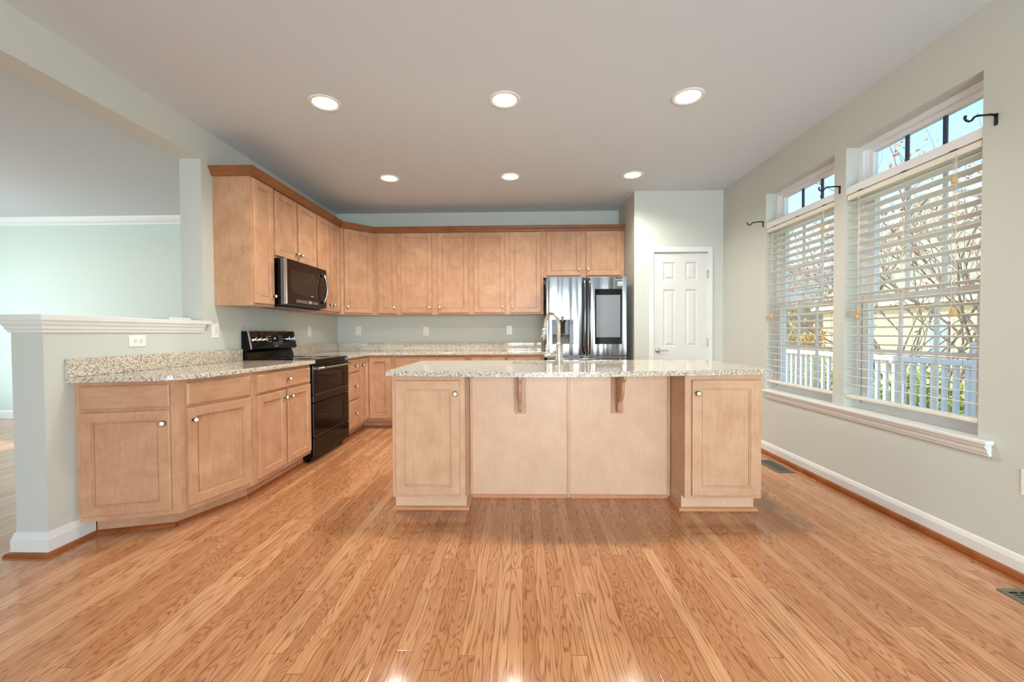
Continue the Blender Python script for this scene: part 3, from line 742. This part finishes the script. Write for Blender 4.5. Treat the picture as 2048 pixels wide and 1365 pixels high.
for a, b_ in ((-.343, .310), (.333, .997)): obj('base_moulding', MB().sweep([(a, 2.919), (b_, 2.919)], [(0, 0), (.012, 0), (.012, .016), (.006, .022), (0, .022)]), SHOE_P, t, True)
for i, (a, b_) in enumerate(((.02, .68),)):
    pass
for a, b_ in ((-.33, .32), (.34, .99)):
    d = obj('door', door_mb(b_-a, .58), MAPLE, t); d.rotation_euler = (0, 0, PI); d.location = (b_-.33, 3.50-2.919, .13)
def corbel(xc, label):
    t = thing('corbel', label, 'corbel', (xc, 2.919, .587))
    obj('mounting_plate', MB().box(-.040, .040, -.014, 0, 0, IZ-.589, .001), MAPLE, t)
    P = [(-.014, .296), (-.23, .296), (-.232, .262), (-.222, .245), (-.195, .238), (-.19, .222)]
    P += [(-.19+.11*(1-math.cos(u*PI/2/6)), .222-.13*math.sin(u*PI/2/6)) for u in range(1, 7)]
    P += [(-.074, .07), (-.068, .04), (-.052, .020), (-.030, .012), (-.014, .012)]
    obj('bracket', MB().extrude_yz([(y, z) for y, z in P], -.010, .010, .002), MAPLE, t); return t
corbel(-.012, 'scrolled wooden corbel under the island overhang, left of the centre batten')
corbel(.655, 'scrolled wooden corbel under the island overhang, right of the centre batten')
# island worktop with sink cutout
t = thing('island_countertop', 'large speckled granite island worktop with bowed front and sink cutout', 'countertop', (.34, 3.0, .884))
fr = bez([(-.838, 2.575), (-.20, 2.50), (.22, 2.385), (.70, 2.52), (1.525, 2.60)], 24)
SX0, SX1, SY0, SY1 = -.07, .78, 3.13, 3.46
out = [(-.838, 3.545)] + fr + [(1.525, 3.545)]
def rrect(x0, x1, y0, y1, r, n=5):
    P = []
    for cx, cy, a0 in ((x1-r, y1-r, 0), (x0+r, y1-r, 90), (x0+r, y0+r, 180), (x1-r, y0+r, 270)):
        for i in range(n+1): a = math.radians(a0+90*i/n); P.append((cx+r*math.cos(a), cy+r*math.sin(a)))
    return P
hole = rrect(SX0, SX1, SY0, SY1, .06)
bm = bmesh.new()
def ring(P, z): return [bm.verts.new((x, y, z)) for x, y in P]
o1, o2, h1, h2 = ring(out, .884), ring(out, .914), ring(hole, .884), ring(hole, .914)
def edges(v): return [bm.edges.get((v[i], v[(i+1) % len(v)])) or bm.edges.new((v[i], v[(i+1) % len(v)])) for i in range(len(v))]
for o_, h_ in ((o1, h1), (o2, h2)): bmesh.ops.triangle_fill(bm, use_beauty=True, edges=edges(o_)+edges(h_))
for a in ((o1, o2), (h1, h2)):
    n_ = len(a[0])
    for i in range(n_): bm.faces.new((a[0][i], a[0][(i+1) % n_], a[1][(i+1) % n_], a[1][i]))
bmesh.ops.recalc_face_normals(bm, faces=bm.faces)
for f in bm.faces: f.material_index = 1 if abs(f.normal.z) < .5 else 0
m = MB(); mi = [f.material_index for f in bm.faces]; m._merge(bm)
for f, k in zip(m.bm.faces, mi): f.material_index = k
obj('slab', m, [GRANITE, GRANITE_EDGE], t, True)
# sink
t = thing('sink', 'undermount steel sink basin set below the island worktop', 'sink', (.355, 3.295, .72))
P0 = rrect(SX0-.005, SX1+.005, SY0-.005, SY1+.005, .06); P1 = rrect(SX0+.01, SX1-.01, SY0+.01, SY1-.01, .06)
m = MB(); a = [m.bm.verts.new((x, y, .8835)) for x, y in P0]; b = [m.bm.verts.new((x, y, .725)) for x, y in P1]; n_ = len(a)
for i in range(n_): m.bm.faces.new((a[i], a[(i+1) % n_], b[(i+1) % n_], b[i]))
m.bm.faces.new(b); obj('basin', m, SINKM, t, True)
obj('drain', MB().lathe([(0, .7255), (.045, .7255), (.045, .7275), (.03, .7265), (0, .7265)], 24, 'z', (.355, 3.30, 0)), CHROME, t, True)
# faucet: base in front of the sink, spout swung to the left
t = thing('faucet', 'brushed nickel gooseneck pull-down faucet with side lever on the island', 'faucet', (.268, 3.05, .9142), math.radians(122))
f = MB().lathe([(0, 0), (.034, 0), (.034, .006), (.031, .012), (.028, .06), (.024, .11), (.018, .14), (.0145, .16), (0, .16)], 28)
obj('base', f, NICKEL, t)
gp = [(0, 0, .15), (0, 0, .27)]
R_ = .085
for i in range(0, 13): a = PI*i/12*1.0; gp.append((R_-R_*math.cos(a), 0, .28+R_*math.sin(a)*1.12))
gp += [(2*R_+.006, 0, .262)]
obj('gooseneck', MB().tube(gp, .0135, 14), NICKEL, t)
hd = MB().tube([(2*R_+.006, 0, .264), (2*R_+.012, 0, .235), (2*R_+.024, 0, .18)], [.0155, .018, .027], 18)
obj('spray_head', hd, NICKEL, t)
hl = MB().lathe([(0, 0), (.023, 0), (.023, .07), (.020, .085), (0, .085)], 20, 'y'); hl.bm.transform(Matrix.Translation((0, .02, .075)))
ho = obj('lever_hub', hl, NICKEL, t); ho.rotation_euler = (0, 0, math.radians(-32))
lv = MB().tube([(0, .085, .09), (0, .093, .11), (-.004, .092, .135), (-.012, .085, .15)], [.006, .006, .005, .004], 10); obj('lever', lv, NICKEL, ho)

# ------------------------------------------------------------------ outlets
def outlet(label, loc, rz, horizontal=False, kind='duplex', w_=.074, h_=.118):
    t = thing('outlet', label, 'outlet', loc, rz)
    if horizontal: w_, h_ = h_, w_
    p = obj('cover_plate', MB().box(-w_/2, w_/2, -.006, 0, -h_/2, h_/2, .003), PLATE, t)
    Rm = Matrix.Rotation(R90, 4, 'Y') if horizontal else Matrix.Identity(4)
    if kind == 'duplex':
        for s in (-1, 1):
            m = MB(); pts = [(.0165*math.cos(a*PI/8), .0165*math.sin(a*PI/8)) for a in range(16)]
            pts = [(x, max(-.0135, min(.0135, y))) for x, y in pts]
            m.prism(pts, 0, .0035); m.bm.transform(Matrix.Rotation(R90, 4, 'X')); m.bm.transform(Matrix.Translation((0, -.006, s*.020)))
            m.mi = 1
            m.box(-.0072, -.005, -.0102, -.0094, s*.020-.004, s*.020+.006); m.box(.005, .0072, -.0102, -.0094, s*.020-.003, s*.020+.005); m.lathe([(0, -.0102), (.0028, -.0102), (.0028, -.0094), (0, -.0094)], 10, 'y', (0, 0, s*.020-.0085))
            m.bm.transform(Rm); obj('receptacle', m, [PLATE, SLOT], t)
    else:
        m = MB().box(-.0165, .0165, -.009, -.0061, -.033, .033, .001); m.mi = 1
        for s in (-1, 1): m.box(-.007, -.005, -.0098, -.009, s*.02-.004, s*.02+.004); m.box(.005, .007, -.0098, -.009, s*.02-.004, s*.02+.004)
        m.box(-.006, .006, -.0098, -.009, -.0035, -.001); m.box(-.006, .006, -.0098, -.009, .001, .0035)
        obj('receptacle', m, [PLATE, SLOT], t)
    s = MB().lathe([(0, -.0068), (.003, -.0068), (.003, -.006), (0, -.006)], 10, 'y')
    obj('screw', s, PLATE, t); return t
outlet('white outlet set sideways in the half wall below the ledge', (XL, 2.655, 1.106), R90, True)
outlet('tall white outlet plate on the left wall just before the range', (XL, 3.346, 1.176), R90, kind='gfci')
outlet('white outlet on the left wall past the range', (XL, 4.862, 1.172), R90)
outlet('white outlet on the back wall nearest the corner', (-2.188, YB, 1.182), 0)
outlet('white outlet in the middle of the back wall', (-1.278, YB, 1.174), 0)
outlet('white outlet on the back wall nearest the refrigerator', (-.162, YB, 1.182), 0)
outlet('white outlet low on the window wall at the right picture edge', (XR, 1.936, .45), -R90)
# flat white box on the ledge
t = thing('flat_box', 'small flat white box lying on the ledge by the wall end', 'box', (XL-.085, 3.02, 1.2525))
obj('case', MB().box(-.075, .075, -.10, .10, 0, .012, .004), WHITE, t); obj('lid', MB().box(-.07, .07, -.095, .095, .0125, .016, .001), PLATE, t)

# ------------------------------------------------------------------ ceiling lights
LX = (-1.3532, -.108, 1.1372); LY = (2.924, 4.350)
names = {(0, 0): 'left light of the nearer row', (1, 0): 'middle light of the nearer row', (2, 0): 'right light of the nearer row',
         (0, 1): 'left light of the farther row', (1, 1): 'middle light of the farther row', (2, 1): 'right light of the farther row'}
proto = None
for (i, j), nm in names.items():
    if proto is None:
        t = proto = thing('recessed_light', '', 'ceiling light', (LX[i], LY[j], ZC))
        obj('trim_ring', MB().lathe([(.082, -.001), (.084, -.006), (.100, -.008), (.108, -.004), (.109, 0), (.082, 0)], 40), WHITE, t)
        obj('lens', MB().lathe([(0, -.0035), (.06, -.003), (.0825, -.001), (.0825, -.0004), (0, -.0004)], 40), LAMP, t)
    else: t = copy_tree(proto); t.location = (LX[i], LY[j], ZC)
    tag(t, 'glowing round recessed ceiling light, '+nm, 'ceiling light', 'recessed ceiling lights')
    l = bpy.data.lights.new('downlight', 'SPOT'); l.energy = 60; l.color = (1, .94, .84); l.spot_size = math.radians(150); l.spot_blend = .8; l.shadow_soft_size = .07
    o = bpy.data.objects.new('downlight', l); COL.objects.link(o); o.location = (LX[i], LY[j], ZC-.03)

# ------------------------------------------------------------------ blinds
def blind(o, label, cords, tassels):
    t = thing('window_blind', label, 'blind', (XR+.004, o[0], WZ0), group='window blinds')
    y0, y1 = o[0]+.008, o[1]-.008; x0, x1 = XR+.006, XR+.069
    obj('headrail', MB().box(x0, x1, y0, y1, 2.062, 2.096, .002), SLAT, t, True)
    obj('bottom_rail', MB().box(x0, x1, y0, y1, .676, .696, .004), SLAT, t, True)
    pitch = .0572; z = 2.03; first = None
    L_ = y1-y0; m = MB(); xc = (x0+x1)/2
    P = []
    for k in range(7): u = -1+2*k/6; P.append((u*.0315, .0022*(1-u*u)))
    for k in range(7): u = 1-2*k/6; P.append((u*.0315, .0022*(1-u*u)-.003))
    bmx = MB(); bmx.prism([(p[0], p[1]) for p in P], 0, L_); bmx.bm.transform(Matrix.Rotation(R90, 4, 'X')); 
    bmx.bm.transform(Matrix.Rotation(math.radians(9), 4, 'Y'))
    while z > .72:
        if first is None: first = obj('slat', bmx, SLAT, t); s = first
        else: s = first.copy(); COL.objects.link(s)
        s.location = (xc-(XR+.004), y1-o[0], z-WZ0); z -= pitch
    for c in cords:
        m = MB()
        for xx in (x0-.001, x1+.001): m.tube([(xx, c, 2.055), (xx, c, .69)], .0011, 5)
        obj('ladder_cord', m, CORD, t, True)
    for (c, zt, dy) in tassels:
        m = MB().tube([(x0-.012, c, 2.07), (x0-.014, c+dy, zt+.03)], .0015, 5); co_ = obj('pull_cord', m, CORD, t, True)
        m = MB().lathe([(0, zt-.028), (.013, zt-.026), (.014, zt-.015), (.009, zt+.015), (.006, zt+.022), (0, zt+.023)], 12, 'z', (x0-.014, c+dy, 0)); obj('tassel', m, TASSEL, co_, True)
    br_ = MB()
    for c in cords: br_.box(x0-.004, x0+.02, c-.02, c+.02, 2.1, 2.104)
    obj('mounting_clip', br_, TRIMST, t, True)
    return t
blind(O1, 'open cream slatted blind in the nearer window', (2.93, 2.60, 2.31), ((2.285, 1.946, .004), (2.280, 1.246, .0), (2.915, 1.285, .0), (2.925, 1.255, .0)))
blind(O2, 'open cream slatted blind in the farther window', (3.90, 3.58, 3.27), ((3.262, 1.93, .003), (3.252, 1.104, .0), (3.905, 1.285, .0), (3.912, 1.262, .0)))
# curtain-rod brackets
for y, nm in ((2.103, 'black curtain rod bracket right of the nearer window'), (3.0915+.01, 'black curtain rod bracket on the pier between the windows'), (4.0635, 'black curtain rod bracket left of the farther window')):
    t = thing('curtain_rod_bracket', nm, 'bracket', (XR, y, 2.16), group='curtain rod brackets')
    obj('wall_plate', MB().box(-.004, 0, -.008, .008, -.028, .028, .001), IRON, t)
    a = [(-.004, 0, .022), (-.03, 0, .024), (-.06, 0, .021), (-.09, 0, .019), (-.105, 0, .012), (-.115, 0, -.002), (-.128, 0, -.008), (-.142, 0, -.004), (-.149, 0, .008), (-.146, 0, .018)]
    obj('arm', MB().tube(a, [.0055, .0055, .005, .0055, .005, .005, .005, .005, .0055, .0065], 8), IRON, t)

# floor vents
def vent(label, x0, x1, y0, y1):
    t = thing('floor_vent', label, 'vent', ((x0+x1)/2, (y0+y1)/2, 0)); hx, hy = (x1-x0)/2, (y1-y0)/2
    m = MB().box(-hx, hx, -hy, -hy+.022, .0005, .006, .002).box(-hx, hx, hy-.022, hy, .0005, .006, .002).box(-hx, -hx+.022, -hy+.022, hy-.022, .0005, .006, .002).box(hx-.022, hx, -hy+.022, hy-.022, .0005, .006, .002)
    obj('frame', m, VENTM, t); obj('duct', MB().box(-hx+.02, hx-.02, -hy+.02, hy-.02, .0003, .001), DARK, t)
    g = MB(); k = -hy+.03
    while k < hy-.03: g.box(-hx+.022, hx-.022, k, k+.007, .001, .005); k += .016
    g.box(-.004, .004, -hy+.022, hy-.022, .001, .005); obj('louvers', g, VENTM, t); return t
vent('pewter floor vent beyond the island under the farther window', 2.072, 2.212, 3.443, 3.79)
vent('pewter floor vent cut by the right picture edge', 2.088, 2.222, 1.56, 1.891)

# ------------------------------------------------------------------ outdoors
struct('deck_floor', MB().box(XO+.01, 4.55, -1, 12, -.16, -.08), DECK, 'grey deck boards outside the windows', 'deck')
struct('ground', MB().box(XO+.2, 90, -40, 120, -1.6, -1.5), LAWN, 'grass ground beyond the deck', 'ground')
t = thing('deck_railing', 'white vinyl balustrade along the edge of the deck', 'railing', (4.4, 6, -.08))
obj('top_rail', MB().box(4.35, 4.45, 2.5, 11.5, .79, .85, .01), VINYL, t, True)
obj('bottom_rail', MB().box(4.38, 4.42, 2.5, 11.5, -.02, .04), VINYL, t, True)
y = 2.6; fb = None
while y < 11.4:
    if fb is None: fb = obj('baluster', MB().box(-.018, .018, -.020, .020, .121, .869), VINYL, t); s = fb
    else: s = fb.copy(); COL.objects.link(s)
    s.location = (0, y-6, 0); y += .118
for y in (4.1, 7.95, 11.5):
    m = MB().box(4.335, 4.465, y-.065, y+.065, -.08, 1.0).box(4.325, 4.475, y-.075, y+.075, 1.0, 1.03, .005); obj('post', m, VINYL, t, True)
def leaves(m, pts, n, spread, size, rnd):
    for _ in range(n):
        p = Vector(rnd.choice(pts))+Vector((rnd.gauss(0, spread), rnd.gauss(0, spread), rnd.gauss(0, spread)))
        q = Quaternion((rnd.gauss(0, 1), rnd.gauss(0, 1), rnd.gauss(0, 1), rnd.gauss(0, 1))).normalized(); s = size*rnd.uniform(.6, 1.3)
        vs = [m.bm.verts.new(p+q @ Vector(c)*s) for c in ((-.5, 0, 0), (0, -.32, .06), (.6, 0, 0), (0, .32, .06))]; m.bm.faces.new(vs)
def tree(loc, h, label, seed, bark, leafm, nl, stems=2, lean=.18, lsize=.07):
    rnd = random.Random(seed); t = thing('tree', label, 'tree', loc); m = MB(); tips = []
    def grow(p, d, ln__, r, depth):
        pts = [p]; rr = [r]; q = Vector(p)
        for i in range(4):
            d = (d+Vector((rnd.gauss(0, .10), rnd.gauss(0, .10), rnd.gauss(0, .05)+.03))).normalized(); q = q+d*ln__/4; pts.append(q.copy()); rr.append(r*(1-.12*(i+1)))
        m.tube(pts, rr, 6 if r > .02 else 4, cap=False)
        if depth <= 2: tips.extend(pts[2:])
        if depth > 0:
            for k in range(rnd.choice((2, 3, 3))):
                b = pts[rnd.choice((2, 3, 4))]; e = (d+Vector((rnd.gauss(0, .55), rnd.gauss(0, .55), rnd.gauss(.15, .3)))).normalized()
                grow(b, e, ln__*rnd.uniform(.6, .85), r*.55, depth-1)
    for k in range(stems): grow(Vector((0, 0, 0)), Vector((rnd.gauss(0, lean), rnd.gauss(0, lean), 1)).normalized(), h*.42, .045*h/5, 4)
    obj('branches', m, bark, t)
    if nl: l = MB(); leaves(l, tips, nl, .12, lsize, rnd); obj('leaves', l, leafm, t)
tree((7.2, 7.3, -1.5), 6.2, 'red-leaved autumn tree behind the deck rail, seen through the nearer window', 3, BARK, REDLEAF, 1500, 2)
tree((8.2, 9.6, -1.5), 6.0, 'bare greenish multi-stem tree left of the red one in the nearer window', 5, BARK2, REDLEAF, 120, 3)
tree((8.5, 12.6, -1.5), 5.6, 'bare spreading tree seen through the farther window', 11, BARK2, YELLEAF, 100, 3, .3)
tree((10.5, 10.6, -1.5), 7.0, 'taller sparse tree with a few orange leaves farther off in the nearer window', 21, BARK, REDLEAF, 500, 2)
tree((9.2, 8.0, -1.5), 6.5, 'bare dark tree behind the red one', 31, BARK, REDLEAF, 250, 2)
def shrub(loc, rx, ry, h, label, mat, n, seed, size=.055):
    rnd = random.Random(seed); t = thing('shrub', label, 'shrub', loc); s = MB(); pts = []
    for k in range(14):
        a = rnd.uniform(0, 2*PI); r = rnd.uniform(.1, .8); e = Vector((rx*r*math.cos(a), ry*r*math.sin(a), h*rnd.uniform(.6, 1)))
        P = [Vector((e.x*.15*i, e.y*.15*i, 0)).lerp(e, i/4) for i in range(5)]; s.tube(P, [.012, .01, .008, .006, .004], 4, cap=False)
    obj('stems', s, BARK, t)
    l = MB()
    for _ in range(400):
        a = rnd.uniform(0, 2*PI); r = math.sqrt(rnd.random()); pts.append((rx*r*math.cos(a), ry*r*math.sin(a), h*(.05+.95*rnd.random()**.8)*(1-.3*r*r)))
    leaves(l, pts, n, .06, size, rnd); obj('foliage', l, mat, t)
for k, (y, h, nm) in enumerate(((4.6, 2.1, 'yellow-green shrub behind the deck post at the right'), (5.5, 2.2, 'yellow-green shrub behind the balusters in the nearer window'), (6.5, 2.0, 'yellow-green shrub at the left side of the nearer window'), (7.5, 2.2, 'yellow-green shrub at the right side of the farther window'), (8.6, 2.0, 'yellow-green shrub in the middle of the farther window'), (9.7, 2.1, 'yellow-green shrub at the left side of the farther window'))):
    shrub((5.15, y, -1.5), .42, .44, h, nm, GRNLEAF, 2600, 40+k, .085)
shrub((6.6, 10.3, -1.5), .9, .9, 2.9, 'bright yellow autumn shrub seen through the farther window', YELLEAF, 2200, 60, .07)
# neighbouring houses
def house(loc, lx, ly, h, label, ridge='x'):
    t = thing('house', label, 'house', loc)
    obj('walls', MB().box(-lx/2, lx/2, -ly/2, ly/2, 0, h), SIDING, t)
    r = MB(); rh = ly*.32; r.extrude_yz([(-ly/2-.4, h-.05), (ly/2+.4, h-.05), (0, h+rh)], -lx/2-.35, lx/2+.35); obj('roof', r, ROOF, t)
    f = MB(); f.box(-lx/2-.4, -lx/2-.36, -ly/2-.4, ly/2+.4, h-.25, h-.06)
    for s in (-1, 1): f.tube([(-lx/2-.4, s*(ly/2+.4), h-.05), (-lx/2-.4, 0, h+rh)], .13, 4)
    obj('fascia', f, VINYL, t)
    for yy in (-ly*.3, 0, ly*.3):
        o = obj('window', MB().box(-lx/2-.05, -lx/2+.02, yy-.5, yy+.5, h*.4, h*.4+1.5), VINYL, t); obj('pane', MB().box(-lx/2-.06, -lx/2-.055, yy-.42, yy+.42, h*.4+.08, h*.4+1.42), PANE, o)
house((21, 17, -1.5), 9, 13, 4.0, 'cream house with grey roof behind the trees in the nearer window')
house((19, 31, -1.5), 9, 9, 4.3, 'cream house with white gable edge seen through the farther window')
